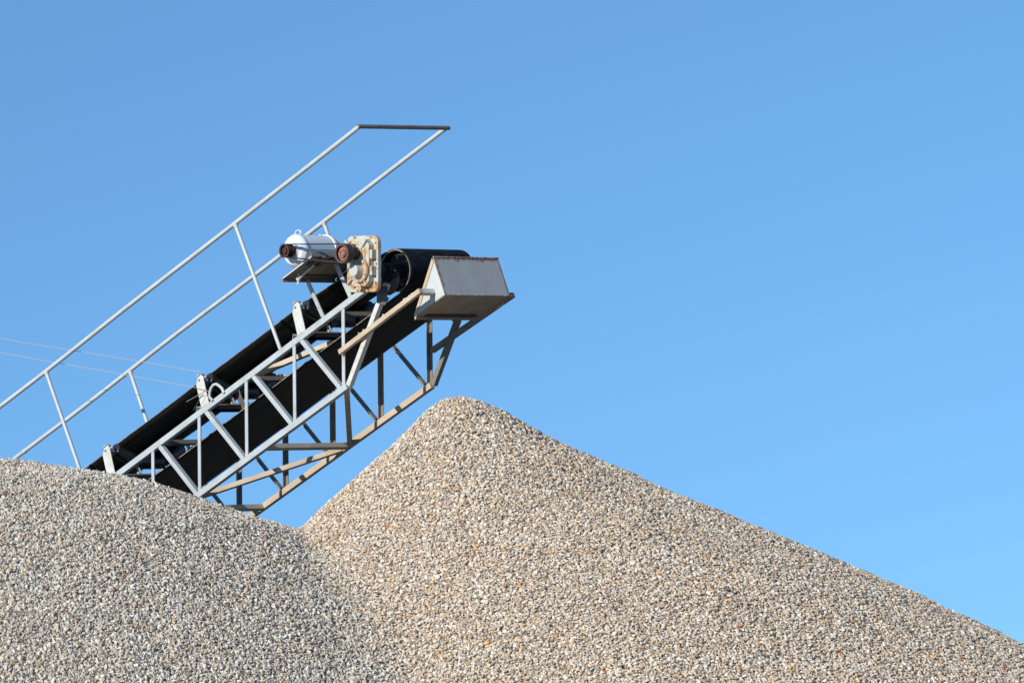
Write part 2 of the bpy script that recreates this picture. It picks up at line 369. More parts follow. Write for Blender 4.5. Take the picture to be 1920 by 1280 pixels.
# ------------------------------------------------------------------ conveyor: local axes s (up along the belt), t (across), n (off the belt)
U = Vector((0.690966577, -0.661123268, 0.292371705)); V = Vector((0.691331151, 0.722538054, 0.0)); Wn = Vector((-0.211249683, 0.202125667, 0.956304756))
U.normalize(); V = (V - V.dot(U) * U).normalized(); Wn = U.cross(V)
O = Vector((-1.19377959, 42.09134672, 7.50213296))
CM = Matrix(((U.x, V.x, Wn.x, O.x), (U.y, V.y, Wn.y, O.y), (U.z, V.z, Wn.z, O.z), (0, 0, 0, 1)))
conv = bpy.data.objects.new('belt_conveyor', None); C.objects.link(conv); conv.matrix_world = CM
tag(conv, 'inclined steel truss belt conveyor with pipe handrails rising over the gravel heaps', 'conveyor')
TAIL = -9.0
sA, tA, nA = Vector((1, 0, 0)), Vector((0, 1, 0)), Vector((0, 0, 1))
BV = 0.0035
# chords
def chord(t0, t1, n, s1, mat, label=None):
    o = MB().box(TAIL, s1, t0, t1, n - 0.025, n + 0.025).build('chord', mat, conv, BV)
    if label: o['label'] = label
chord(0.0, 0.05, 0.0, 0.30, M['steel']); chord(0.95, 1.0, 0.0, 0.30, M['steel'])
chord(0.0, 0.05, -0.590, -0.42, M['steel']); chord(0.95, 1.0, -0.585, -0.42, M['steel_old'], 'dusty beige lower chord')
M['steel_far'] = weathered('shade_tinted_far_steel', (0.22, 0.19, 0.155), (0.18, 0.14, 0.11), (0.15, 0.08, 0.05), rust_rng=(0.60, 0.74))  # base darkened so the far bars carry the belt's shade in their colour
M['black'] = weathered('black_or_shaded_steel', (0.012, 0.011, 0.010), (0.02, 0.017, 0.014), (0.05, 0.03, 0.02), rust_rng=(0.7, 0.8))  # near-black base also holds the shade inside the drum and behind the sheave
# truss web: angle bars, outer leg in the truss face, second leg turned inwards
def angle(p0, p1, side, t0, w=0.036, leg=0.038, th=0.005, inward=1, name='web_bar', mat=None):
    p0, p1 = Vector((p0[0], t0, p0[1])), Vector((p1[0], t0, p1[1]))
    d = (p1 - p0).normalized(); a = Vector((d.z, 0, -d.x))          # in-face normal, towards +s for upright bars
    if a.x < 0: a = -a
    mb = MB()
    b0, b1 = (0, th) if inward > 0 else (-th, 0)
    mb.beam(p0, p1, a, -w / 2, w / 2, tA, b0, b1)
    l0, l1 = (th - 0.0005, leg) if inward > 0 else (-leg, -th + 0.0005)
    if side > 0: mb.beam(p0, p1, a, w / 2 - th, w / 2, tA, l0, l1)
    else: mb.beam(p0, p1, a, -w / 2, -w / 2 + th, tA, l0, l1)
    if t0 < 0.5 and inward > 0:      # weld beads where the bar meets the chords
        for pe, sg in ((p0, -1), (p1, 1)):
            for q in range(4):
                bmesh.ops.create_icosphere(mb.bm, subdivisions=1, radius=random.uniform(0.004, 0.0075), matrix=Matrix.Translation(pe + a * ((q - 1.5) * 0.009) + Vector((0, 0.001, sg * 0.002))))
    return mb.build(name, mat or M['steel'], conv)
tops = [-0.12 - 0.637 * k for k in range(12)]
for k, st in enumerate(tops):
    # upright-looking bar, leaning back down the belt; diagonal, leaning forward
    for t0, inw in ((0.004, 1), (0.996, -1)):
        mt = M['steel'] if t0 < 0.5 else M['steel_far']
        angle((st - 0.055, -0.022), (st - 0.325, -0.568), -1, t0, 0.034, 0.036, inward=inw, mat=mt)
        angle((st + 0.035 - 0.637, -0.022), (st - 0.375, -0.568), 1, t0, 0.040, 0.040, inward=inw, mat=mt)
# raised nose: bent bars from the lower chords up to the head pulley
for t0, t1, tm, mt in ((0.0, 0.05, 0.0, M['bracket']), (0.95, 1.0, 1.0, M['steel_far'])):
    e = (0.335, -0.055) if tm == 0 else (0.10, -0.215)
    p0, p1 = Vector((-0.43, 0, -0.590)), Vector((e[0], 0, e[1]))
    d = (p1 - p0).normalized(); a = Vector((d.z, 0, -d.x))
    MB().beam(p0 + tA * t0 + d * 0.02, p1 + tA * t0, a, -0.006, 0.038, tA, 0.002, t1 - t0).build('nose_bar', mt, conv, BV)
# cross beams between the two trusses
def cross(s, n, h, d, mat, name='cross_beam', t0=0.05, t1=0.95):
    mb = MB(); mb.box(s - d / 2, s + d / 2, t0, t1, n - 0.005, n); mb.box(s + d / 2 - 0.005, s + d / 2, t0, t1, n - 0.005 + 0.0055, n + h)
    return mb.build(name, mat, conv, 0.001)
for s in (-0.29, -1.43, -2.59, -3.75): cross(s, -0.028, 0.034, 0.035, M['mud'])
for s in (-1.515, -2.665, -3.80): cross(s, -0.605, 0.036, 0.05, M['steel_old'])
def lateral(p0, p1, n, mat, w=0.046):
    p0, p1 = Vector((*p0, n)), Vector((*p1, n)); d = (p1 - p0).normalized(); a = nA.cross(d).normalized()
    mb = MB(); mb.beam(p0, p1, a, -w / 2, w / 2, nA, 0, 0.005)
    # upright leg on the side turned to the sun and the viewer
    q = a if a.x > 0 else -a
    mb.beam(p0, p1, q, w / 2 - 0.005, w / 2, nA, 0.0045, 0.040)
    return mb.build('lateral_brace', mat, conv, 0.001)
lateral((-2.44, 0.05), (-1.585, 0.95), -0.606, M['steel_old'])
lateral((-0.475, 0.05), (-1.48, 0.95), -0.606, M['steel_old'])
lateral((-2.60, 0.05), (-3.60, 0.95), -0.606, M['steel_old'])
lateral((-1.40, 0.05), (-0.02, 0.95), -0.022, M['steel_old'], 0.05)

# handrails
def handrail(t, n, posts, s_end, r=0.0185):
    p = bpy.data.objects.new('handrail', None); C.objects.link(p); p.parent = conv
    MB().tube([(TAIL + (s_end - TAIL) * q / 24, t + 0.004 * math.sin(q * 1.1 + t), n + 0.0035 * math.sin(q * 0.8 + 2 * t)) for q in range(24)] + [(s_end, t, n)], r).build('top_rail', M['pipe'], p)
    for s in posts:
        base = 0.025
        q = MB().tube([(s + 0.0, t + (0.012 if t < .5 else -0.012), base), (s - 0.004, t, n - r * 0.7)], 0.0155).build('rail_post', M['pipe'], p)
        w = MB(); w.tube([(s - 0.004, t, n - r - 0.016), (s - 0.004, t, n - r + 0.004)], [0.0175, 0.024]); w.build('weld_collar', M['bracket'], q)
    return p
hr = handrail(0.0, 1.180, [-0.975, -3.615, -6.25], 0.655)
handrail(1.0, 1.208, [-0.96, -3.665, -6.3], 0.650)
MB().tube([(0.655, -0.016, 1.180), (0.650, 1.03, 1.207)], 0.0175).build('end_rail', M['pipe_shaded'], conv)['label'] = 'cross pipe joining both handrails, coloured dark brown for its unlit side'
MB().tube([(-5.235, 1.0, 1.208), (-5.21, 1.0, 1.208)], 0.022).build('pipe_coupling', M['pipe'], conv)

# ------------------------------------------------------------------ belt
bp_ = MB(); bm = bp_.bm
def ring(s, pts): return [bm.verts.new((s, t, n)) for t, n in pts]
def trough(s):
    """cross-section of the carrying strand, near edge first"""
    k = min(1, max(0, (s + 0.62) / 0.98)) if s > -0.62 else 0
    sag = 0.010 * (0.5 - 0.5 * math.cos((s + 0.68) / 1.272 * 2 * math.pi)) * (1 - k)
    P = []
    for i in range(17):
        hw = 0.325 * (1 - k) + 0.365 * k
        t = 0.5 - hw + i * 2 * hw / 16; u = abs(t - 0.5)
        n = 0.212 + 0.100 * max(0.0, (u - 0.14) / 0.185) ** 1.15
        n = n * (1 - k) + 0.2115 * k
        P.append((t + 0.002 * noise.noise(Vector((s * 3, i > 8, 0))), n - sag * (1 if u < 0.3 else 0.3)))
    return P
path = []
s = TAIL
while s < 0.36: path.append([(s, t, n) for t, n in trough(s)]); s += 0.06
RP = 0.1745; cs, cn = 0.365, 0.037
for k in range(25):
    a = math.pi / 2 - k * math.pi / 24
    path.append([(cs + RP * math.cos(a), 0.135 + i * 0.73 / 16, cn + RP * math.sin(a)) for i in range(17)])
s = 0.34
jag = 0
while s > TAIL:
    if random.random() < 0.18: jag = random.uniform(-0.004, 0.006)
    path.append([(s, 0.135 + jag * (1 if i == 0 else 0) + i * 0.73 / 16, -0.148 - 0.004 * math.sin((s) * 2.1) - 0.012 * math.sin(i * math.pi / 16) * min(1, (0.34 - s))) for i in range(17)])
    s -= 0.06
rows = [[bm.verts.new(p) for p in r] for r in path]
for A, B in zip(rows, rows[1:]):
    for i in range(16):
        f = bm.faces.new((A[i], A[i + 1], B[i + 1], B[i])); f.smooth = True
belt = bp_.build('conveyor_belt', M['rubber'], conv, sharp=60)
belt.data.materials.append(M['belt_edge'])
so = belt.modifiers.new('thickness', 'SOLIDIFY'); so.thickness = 0.008; so.offset = 0; so.material_offset_rim = 1

# head pulley
hp = MB().lathe(cs, cn, [(0.150, 0.158), (0.150, 0.1685), (0.850, 0.1685), (0.850, 0.158), (0.80, 0.155), (0.80, 0.05), (0.20, 0.05), (0.20, 0.155), (0.150, 0.158)], 64, True).build('head_pulley', M['black'], conv)
MB().lathe(cs, cn, [(0.135, 0.0), (0.135, 0.045), (0.17, 0.055), (0.205, 0.055)], 32).build('hub', M['black'], hp)
MB().lathe(cs, cn, [(-0.24, 0.0), (-0.24, 0.032), (1.04, 0.032), (1.04, 0.0)], 24).build('shaft', M['black'], hp)
for k in range(6):
    a = k * math.pi / 3 + 0.3
    MB().tube([(cs + 0.11 * math.cos(a), 0.19, cn + 0.11 * math.sin(a)), (cs + 0.11 * math.cos(a), 0.201, cn + 0.11 * math.sin(a))], 0.012, 6).build('bolt', M['bolt'], hp)
MB().lathe(cs, cn, [(0.143, 0.1645), (0.1435, 0.170), (0.150, 0.1705), (0.1505, 0.164)], 64).build('pulley_rim', M['bracket'], hp)
for tb in (0.03, 0.91):
    bh = MB(); bh.lathe(cs, cn, [(tb, 0.034), (tb, 0.062), (tb + 0.06, 0.062), (tb + 0.06, 0.034)], 28)
    bh.box(cs - 0.09, cs + 0.09, tb, tb + 0.058, cn - 0.085, cn - 0.05)
    b_ = bh.build('bearing_housing', M['black'], conv, 0.004)
    for q in (-0.072, 0.072): MB().tube([(cs + q, tb + 0.03, cn - 0.05), (cs + q, tb + 0.03, cn - 0.032)], 0.011, 6).build('bolt', M['bolt'], b_)
mb = MB().prism([(0.22, -0.055), (0.46, -0.055), (0.44, -0.105), (0.36, -0.155), (0.30, -0.15), (0.20, -0.09)], 0.052, 0.062)
mb.build('bearing_or_shade_plate', M['dark'], conv, 0.001)
MB().prism([(0.20, -0.055), (0.46, -0.055), (0.40, -0.16), (0.05, -0.25), (0.05, -0.2)], 0.938, 0.948).build('bearing_or_shade_plate', M['mud'], conv, 0.001)

MB().prism([(0.258, -0.060), (0.365, -0.100), (0.350, -0.150), (0.325, -0.170), (0.338, -0.198), (0.275, -0.225), (0.20, -0.165)], -0.010, -0.0035).build('bearing_or_shade_plate', M['dark'], conv, 0.001)  # dark plate over the nose bar top, also standing in for gearbox shadow

# ------------------------------------------------------------------ idlers
def idler(s, stones):
    p = bpy.data.objects.new('idler', None); C.objects.link(p); p.parent = conv
    cb_ = MB(); cb_.box(s - 0.035, s + 0.025, 0.01, 0.99, 0.026, 0.032); cb_.box(s + 0.019, s + 0.025, 0.01, 0.99, -0.012, 0.0255)
    cb_.box(s - 0.035, s - 0.029, 0.01, 0.99, -0.012, 0.0255)
    beam_ = cb_.build('base_beam', M['black'], p, 0.001)
    MB().box(s + 0.0255, s + 0.030, 0.012, 0.988, 0.021, 0.033).build('dusty_lip', M['mud'], beam_)
    tilt = 0.035
    # rollers
    def roller(a, b):
        a, b = Vector(a), Vector(b); d = (b - a).normalized()
        rl = MB().tube([a, a + d * 0.006, b - d * 0.006, b], [0.050, 0.057, 0.057, 0.050], 28).build('roller', M['roller'], p)
        MB().tube([a - d * 0.022, b + d * 0.022], 0.010, 12).build('axle', M['bolt'], rl)
    roller((s, 0.365, 0.150), (s, 0.635, 0.150))
    roller((s + 0.012, 0.335, 0.162), (s + tilt, 0.125, 0.262))
    roller((s + 0.012, 0.665, 0.162), (s + tilt, 0.875, 0.262))
    # outer brackets
    for t0, t1, sg in ((0.026, 0.033, 1), (0.967, 0.974, -1)):
        br = MB().prism([(s - 0.052, 0.0325), (s + 0.050, 0.0325), (s + 0.085, 0.262), (s + 0.066, 0.286), (s + 0.028, 0.284), (s - 0.020, 0.235)], t0, t1)
        o = br.build('side_bracket', M['bracket'], p, 0.001)
        w0, w1 = (t1, t1 + 0.045) if sg > 0 else (t0 - 0.045, t0)
        cl = MB(); cl.prism([(s + 0.030, 0.2845), (s + 0.066, 0.287), (s + 0.064, 0.293), (s + 0.030, 0.291)], w0 - 0.02, w1)
        cl.prism([(s + 0.052, 0.2838), (s + 0.066, 0.284), (s + 0.076, 0.225), (s + 0.064, 0.225)], w1 - 0.006 if sg > 0 else w0, w1 if sg > 0 else w0 + 0.006)
        cl.build('axle_clip', M['bracket'], o)
        MB().tube([(s + tilt - 0.004, t0 - 0.008, 0.252), (s + tilt - 0.004, t1 + 0.004, 0.252)], 0.011, 6).build('bolt', M['bolt'], o)
    for tt in (0.352, 0.648):
        MB().prism([(s - 0.022, 0.0325), (s + 0.022, 0.0325), (s + 0.020, 0.075), (s + 0.010, 0.158), (s - 0.010, 0.158), (s - 0.02, 0.075)], tt - 0.003, tt + 0.003).build('inner_bracket', M['mud'], p, 0.001)
        MB().box(s - 0.02, s + 0.012, tt - 0.03 if tt < .5 else tt + 0.004, tt - 0.004 if tt < .5 else tt + 0.03, 0.0325, 0.062).build('spacer_lug', M['bracket'], p, 0.004)
    ft = MB(); ft.beam((s - 0.10, 0.004, 0.026), (s - 0.075, 0.004, 0.062), sA, 0, 0.003, tA, 0, 0.045); ft.beam((s - 0.075, 0.004, 0.062), (s - 0.036, 0.004, 0.030), sA, 0, 0.003, tA, 0, 0.045)
    ft.build('foot_strap', M['bracket'], p)
    for q in range(stones):
        tx = random.uniform(0.42, 0.60); st = MB(); r_ = random.uniform(0.011, 0.02)
        bmesh.ops.create_icosphere(st.bm, subdivisions=1, radius=r_, matrix=Matrix.Translation((s - random.uniform(0, 0.02), tx, 0.033 + r_ * 0.55)))
        for v_ in st.bm.verts: v_.co += Vector((random.uniform(-1, 1), random.uniform(-1, 1), random.uniform(-.6, .6))) * r_ * 0.3
        tag(st.build('loose_stone', M['gear_cap']), None).matrix_world = CM
        so_ = bpy.data.objects[-1] if False else C.objects[-1]
        tag(so_, 'small dusty stones lying on a roller base beam of the conveyor', 'stone', 'stones spilled on the idler beams')
    return p
for s, k in ((-0.71, 6), (-2.0, 3), (-3.30, 3), (-4.52, 0), (-5.8, 0)): idler(s, k)
# closing plates that hang between idler beam and far truss
MB().box(-1.99, -1.935, 0.40, 0.408, -0.05, 0.175).build('hanger_plate', M['dark'], conv, 0.001)

# ------------------------------------------------------------------ discharge chute
def sheet(name, corners, uvs, th_dir, th, mat, parent):
    mb = MB(); uvl = mb.bm.loops.layers.uv.new('sheet')
    A = [mb.bm.verts.new(c) for c in corners]; B = [mb.bm.verts.new(Vector(c) + Vector(th_dir) * th) for c in corners]
    def fc(vs, us):
        f = mb.bm.faces.new(vs)
        for l, u_ in zip(f.loops, us): l[uvl].uv = u_
    fc(A, uvs); fc(B[::-1], uvs[::-1])
    n_ = len(A)
    for k in range(n_):
        k2 = (k + 1) % n_; fc((A[k2], A[k], B[k], B[k2]), [uvs[k2], uvs[k], uvs[k], uvs[k2]])
    return mb.build(name, mat, parent)
ch = bpy.data.objects.new('discharge_chute', None); C.objects.link(ch); ch.parent = conv
ch['label'] = 'grey sheet metal discharge box with rusty edges at the head of the conveyor'
fr = sheet('front_sheet', [(0.805, 0.130, -0.076), (0.805, 0.862, -0.078), (0.788, 0.862, -0.399), (0.788, 0.130, -0.399)], [(0, 0.325), (0.73, 0.325), (0.73, 0), (0, 0)], (-1, 0, 0), 0.006, M['sheet_front'], ch)
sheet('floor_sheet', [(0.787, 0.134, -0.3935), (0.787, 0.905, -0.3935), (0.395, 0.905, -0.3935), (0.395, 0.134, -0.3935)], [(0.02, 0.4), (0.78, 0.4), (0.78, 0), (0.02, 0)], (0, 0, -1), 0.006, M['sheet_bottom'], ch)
for t0, d in ((0.130, 1), (0.855, 1)):
    sheet('side_sheet', [(0.7985, t0 + 0.001, -0.079), (0.7815, t0 + 0.001, -0.3925), (0.420, t0 + 0.001, -0.3925)], [(0.0, 0.3), (0.12, 0.15), (0.30, 0.0)], (0, 1, 0), 0.006, M['sheet_side'], ch)
MB().beam((0.792, 0.124, -0.078), (0.404, 0.124, -0.392), nA, -0.034, 0.004, tA, 0, 0.005).build('edge_flange', M['steel_old'], ch, 0.001)
MB().box(0.7995, 0.8105, 0.128, 0.864, -0.0775, -0.066).build('top_lip', weathered('rusty_lip', (0.42, 0.33, 0.27), (0.30, 0.17, 0.11), (0.22, 0.10, 0.06), rust_rng=(0.45, 0.6), dscale=18), ch, 0.002)
MB().box(0.385, 0.4215, 0.15, 0.87, -0.413, -0.4005).build('scraper_blade', M['mud'], ch, 0.002)
MB().box(0.432, 0.470, 0.21, 0.78, -0.409, -0.4005).build('worn_rubber_strip', M['rust_dark'], ch, 0.003)
for tt, w in ((0.27, 0.03), (0.47, 0.05), (0.55, 0.025), (0.80, 0.035)):
    MB().tube([(0.7895, tt, -0.3995), (0.7895, tt + w, -0.4005)], 0.0035, 6).build('weld_bead', M['steel'], fr)
# carrying tubes either side of the chute
MB().beam((-0.335, 0, -0.331), (0.700, 0, -0.318), nA, -0.020, 0.020, tA, -0.046, -0.004).build('chute_arm', M['steel_old'], conv, BV)
MB().box(0.650, 0.699, -0.0035, 0.129, -0.336, -0.298).build('chute_lug', M['bracket'], conv, 0.002)
MB().beam((-0.30, 0, -0.332), (0.715, 0, -0.352), nA, -0.022, 0.022, tA, 0.962, 1.004).build('chute_arm', M['mud'], conv, BV)
MB().beam((0.36, 0, -0.350), (0.62, 0, -0.386), nA, -0.006, 0.006, tA, 0.91, 0.96).build('stiffener', M['bracket'], conv, 0.001)
for k in range(9):
    s_ = random.uniform(-0.1, 0.62); r_ = random.uniform(0.006, 0.011); st = MB()
    bmesh.ops.create_icosphere(st.bm, subdivisions=1, radius=r_, matrix=Matrix.Translation((s_, -0.03, -0.298 + r_ * 0.2)))
    o = st.build('loose_stone', M['bracket']); o.matrix_world = CM
    tag(o, 'tiny pale stones lying along the slanted arm that carries the chute', 'stone', 'stones along the chute arm')

# ------------------------------------------------------------------ motor bracket
mbk = bpy.data.objects.new('motor_bracket', None); C.objects.link(mbk); mbk.parent = conv
pl = MB(); pl.box(-0.365, 0.020, -0.352, 0.235, 0.344, 0.352)
plate = pl.build('mounting_plate', M['mud'], mbk, 0.001)
lp = MB(); lp.box(-0.365, -0.357, -0.352, 0.235, 0.312, 0.3435); lp.box(0.0205, 0.028, -0.352, 0.235, 0.338, 0.382); lp.build('plate_lip', M['mud'], plate, 0.001)
MB().box(-0.3565, 0.0195, -0.352, -0.346, 0.336, 0.3435).build('sunlit_plate_edge', M['motor'], plate)  # pale strip paints the sunlit edge onto the dark plate
for s_ in (-0.30, -0.05): MB().box(s_ - 0.02, s_ + 0.02, -0.20, 0.20, 0.325, 0.3435).build('slide_rail', M['dark'], plate, 0.001)
for p0, p1 in (((-0.368, 0.338, -0.078), (-0.408, 0.026)), ((-0.088, 0.3435, 0.002), (-0.056, 0.026))):
    q0, q1 = Vector((p0[0], p0[2], p0[1])), Vector((p1[0], 0.002, p1[1]))
    d = (q1 - q0).normalized(); a = Vector((-d.z, 0, d.x))
    MB().beam(q0, q1, a, -0.020, 0.018, tA, 0, 0.012).build('strut', M['steel'], mbk, 0.001)
MB().beam((0.0, 0.12, 0.330), (-0.20, 0.12, 0.20), nA, -0.012, 0.012, tA, 0, 0.03).build('gusset', M['dark'], mbk)
MB().box(-0.33, -0.02, 0.2355, 0.243, 0.27, 0.3435).build('gusset', M['black'], mbk, 0.001)
MB().box(-0.36, -0.16, 0.2435, 0.40, 0.30, 0.3445).build('cross_bracket', M['black'], mbk, 0.002)
# tension screw slung under the plate
ts = MB(); ts.tube([(-0.275, -0.255, 0.300), (-0.10, -0.225, 0.328)], 0.0085, 10).build('tension_screw', M['bracket'], mbk)
MB().prism([(-0.315, 0.262), (-0.292, 0.262), (-0.262, 0.300), (-0.252, 0.343), (-0.262, 0.343), (-0.278, 0.318), (-0.300, 0.285)], -0.262, -0.254).build('screw_lug', M['bracket'], mbk)
MB().tube([(-0.292, -0.257, 0.297), (-0.272, -0.255, 0.300)], 0.019, 6).build('nut', M['bracket'], mbk)
for s0, t0, s1, t1 in ((-0.10, -0.30, 0.05, -0.21), (-0.16, -0.22, -0.04, -0.15), (-0.12, -0.17, 0.0, -0.10)):
    MB().beam((s0, t0, 0.338), (s1, t1, 0.338), nA, -0.012, 0.0, tA, -0.010, 0.010).build('adjusting_slot_bar', M['rust'], mbk)

# ------------------------------------------------------------------ motor
ms, mn = -0.182, 0.500
mo = bpy.data.objects.new('electric_motor', None); C.objects.link(mo); mo.parent = conv
mo['label'] = 'pale blue grey electric motor with lifting eye'
body = MB().lathe(ms, mn, [(t_ * 1.09 - 0.002, r_ * 1.07) for t_, r_ in [(-0.300, 0.0), (-0.300, 0.050), (-0.306, 0.052), (-0.306, 0.070), (-0.296, 0.075), (-0.290, 0.102), (-0.272, 0.119), (-0.262, 0.124), (-0.245, 0.124), (-0.243, 0.1185), (0.035, 0.1185), (0.037, 0.126), (0.058, 0.126), (0.060, 0.120), (0.105, 0.117), (0.130, 0.098), (0.133, 0.0)]], 64)
hs = body.build('housing', M['motor'], mo, sharp=28)
# cooling fins
fin = MB()
for k in range(44):
    a = k * 2 * math.pi / 44 + 0.05
    if math.sin(a) > -0.35: continue
    d = Vector((math.cos(a), 0, math.sin(a))); p = Vector((ms, 0, mn)) + d * 0.1255
    fin.beam(p + tA * -0.241, p + tA * 0.033, d, 0, 0.006, tA.cross(d), -0.0017, 0.0017)
fin.build('cooling_fins', M['motor'], hs)
for tt in (-0.262, 0.02):
    MB().box(ms - 0.03, ms + 0.03, tt, tt + 0.028, mn + 0.125, mn + 0.142).build('top_pad', M['motor'], hs, 0.003)
MB().box(ms - 0.016, ms + 0.016, -0.233, 0.019, mn + 0.1285, mn + 0.136).build('top_rib', M['dark'], hs, 0.002)
ey = MB(); cxs = (ms + 0.0, -0.185, mn + 0.166)
bmesh.ops.create_circle  # ring
ring_pts = [(cxs[0] + 0.0205 * math.cos(k * math.pi / 12) * 0.75, cxs[1] + 0.0205 * math.cos(k * math.pi / 12) * 0.7, cxs[2] + 0.0205 * math.sin(k * math.pi / 12)) for k in range(25)]
ey.tube(ring_pts, 0.0052, 8, False); ey.tube([(cxs[0], cxs[1], mn + 0.130), (cxs[0], cxs[1], cxs[2] - 0.018)], 0.006, 8); ey.build('lifting_eye', M['motor'], hs)
for k in range(4):
    a = math.pi / 4 + k * math.pi / 2
    MB().tube([(ms + 0.108 * math.cos(a), -0.300, mn + 0.108 * math.sin(a)), (ms + 0.108 * math.cos(a), -0.27, mn + 0.108 * math.sin(a))], [0.009, 0.016], 8).build('end_bell_lug', M['motor'], hs)
for s0 in (-0.105, 0.065):
    for t0 in (-0.235, -0.01):
        MB().prism([(ms + s0, mn - 0.143), (ms + s0 + 0.045, mn - 0.143), (ms + s0 + (0.040 if s0 > 0 else 0.06), mn - 0.085), (ms + s0 + (-0.015 if s0 > 0 else 0.010), mn - 0.085)], t0, t0 + 0.045).build('foot', M['motor'], mo, 0.003)
tb = MB(); tb.box(ms - 0.155, ms - 0.105, -0.16, -0.05, mn - 0.05, mn + 0.055); tb.build('terminal_box', M['motor'], mo, 0.006)
def sheave(name, s, n, r, t0, t1, face, rim, parent, spokes):
    T = [(t0, r * 0.74), (t0 - 0.0015, r * 0.80), (t0, r), ]
    w = t1 - t0; g_ = 3
    for k in range(g_):
        a = t0 + 0.006 + k * (w - 0.012) / g_; b2 = a + (w - 0.012) / g_
        T += [(a, r), (a + 0.004, r - 0.009), (b2 - 0.004, r - 0.009), (b2, r)]
    T += [(t1, r), (t1, 0.0)]
    o = MB().lathe(s, n, T, 48, False).build(name, rim, parent)
    MB().lathe(s, n, [(t0 + 0.022, r * 0.745), (t0 + 0.020, r * 0.45), (t0 + 0.004, r * 0.42), (t0 + 0.003, r * 0.22), (t0 + 0.010, r * 0.2), (t0 + 0.010, 0)], 40).build('web', face, o)
    for k in range(spokes):
        a = k * 2 * math.pi / spokes + 0.5
        MB().tube([(s + r * 0.32 * math.cos(a), t0 - 0.001, n + r * 0.32 * math.sin(a)), (s + r * 0.32 * math.cos(a), t0 + 0.006, n + r * 0.32 * math.sin(a))], r * 0.075, 8).build('bolt', M['rust'], o)
    return o
sheave('motor_sheave', -0.172, 0.4925, 0.057, -0.425, -0.362, M['rust_dark'], M['rust_dark'], mo, 3)
MB().lathe(-0.172, 0.4925, [(-0.365, 0.030), (-0.30, 0.030)], 24).build('motor_shaft', M['dark'], mo)

# ------------------------------------------------------------------ gearbox
gb = bpy.data.objects.new('gearbox', None); C.objects.link(gb); gb.parent = conv
gb['label'] = 'cream shaft mounted gearbox stained with rust'
e1 = Vector((0.4545, 0.8907)); e2 = Vector((0.8907, -0.4545)); GC = Vector((0.368, 0.092))
def gp(a, b_): p = GC + e2 * a + e1 * b_; return (p.x, p.y)
def rrect(a0, a1, b0, b1, r, seg=6, cham=False):
    P = []
    for cx, cy, st in ((a1 - r, b1 - r, 0), (a0 + r, b1 - r, 90), (a0 + r, b0 + r, 180), (a1 - r, b0 + r, 270)):
        for k in ((0, seg) if cham else range(seg + 1)):
            an = R(st + 90 * k / seg); P.append(gp(cx + r * math.cos(an), cy + r * math.sin(an)))
    return P
gcase = MB().prism(rrect(-0.186, 0.166, -0.224, 0.224, 0.055), -0.190, -0.150).build('case', M['gear'], gb, 0.006)
MB().prism(rrect(-0.150, 0.070, -0.17, 0.19, 0.05), -0.1495, -0.12).build('rear_case', M['black'], gb, 0.01)
MB().lathe(cs, cn, [(-0.121, 0.075), (-0.09, 0.060), (-0.02, 0.055)], 32).build('shaft_shroud', M['black'], gb)
cov = MB().prism(rrect(-0.121, 0.122, -0.180, 0.196, 0.045, cham=True), -0.248, -0.1905).build('cover', M['gear'], gb, 0.006)
MB().prism(rrect(-0.085, 0.085, -0.14, 0.170, 0.055, cham=True), -0.258, -0.2485).build('cover_boss', M['gear'], cov, 0.004)
MB().prism(rrect(-0.020, 0.048, 0.045, 0.125, 0.012), -0.268, -0.2585).build('inspection_plate', M['gear_cap'], cov, 0.003)
for a, b_ in ((-0.010, 0.055), (0.038, 0.055), (-0.010, 0.115), (0.038, 0.115)):
    x, y = gp(a, b_); MB().tube([(x, -0.275, y), (x, -0.268, y)], 0.0065, 6).build('bolt', M['bolt'], cov)
# output hub
hx, hn = 0.368, 0.032
MB().lathe(hx, hn, [(-0.2585, 0.100), (-0.274, 0.096), (-0.278, 0.080), (-0.266, 0.074), (-0.2655, 0.0)], 48).build('output_ring', M['gear'], gb)
MB().lathe(hx, hn, [(-0.266, 0.056), (-0.290, 0.051), (-0.326, 0.049), (-0.331, 0.043), (-0.331, 0.0)], 40).build('output_cap', M['gear_cap'], gb)
for k in range(6):
    a = k * math.pi / 3 + 0.2; MB().tube([(hx + 0.087 * math.cos(a), -0.284, hn + 0.087 * math.sin(a)), (hx + 0.087 * math.cos(a), -0.274, hn + 0.087 * math.sin(a))], 0.007, 6).build('bolt', M['bolt'], gb)
# ribs
for (a, b_), (c_, d_) in (((-0.105, -0.165), (-0.040, -0.105)), ((0.050, -0.10), (0.108, -0.165)), ((0.045, 0.115), (0.105, 0.185)), ((0.058, 0.11), (0.058, -0.06))):
    x0, y0 = gp(a, b_); x1, y1 = gp(c_, d_); d = Vector((x1 - x0, 0, y1 - y0)).normalized(); s_ = d.cross(tA)
    MB().beam((x0, -0.268, y0), (x1, -0.268, y1), s_, -0.005, 0.005, tA, 0, 0.022).build('rib', M['gear'], cov, 0.002)
for b0, b1 in ((0.038, 0.112), (-0.092, -0.016)):
    MB().prism(rrect(0.1225, 0.150, b0, b1, 0.008), -0.240, -0.1905).build('side_lug', M['gear'], gcase, 0.004)
MB().prism(rrect(-0.030, 0.030, -0.205, -0.1805, 0.008), -0.243, -0.1905).build('side_lug', M['gear'], gcase, 0.003)
for a, b_ in ((0.144, 0.165), (0.150, 0.0), (0.144, -0.15), (0.09, 0.210), (-0.09, 0.210), (-0.158, 0.12), (-0.158, -0.16), (-0.06, -0.212), (0.06, -0.212)):
    x, y = gp(a, b_); MB().tube([(x, -0.1985, y), (x, -0.143, y)], 0.009, 6).build('bolt', M['bolt'], gcase)
x, y = gp(-0.070, 0.150); x2, y2 = gp(-0.085, 0.175)
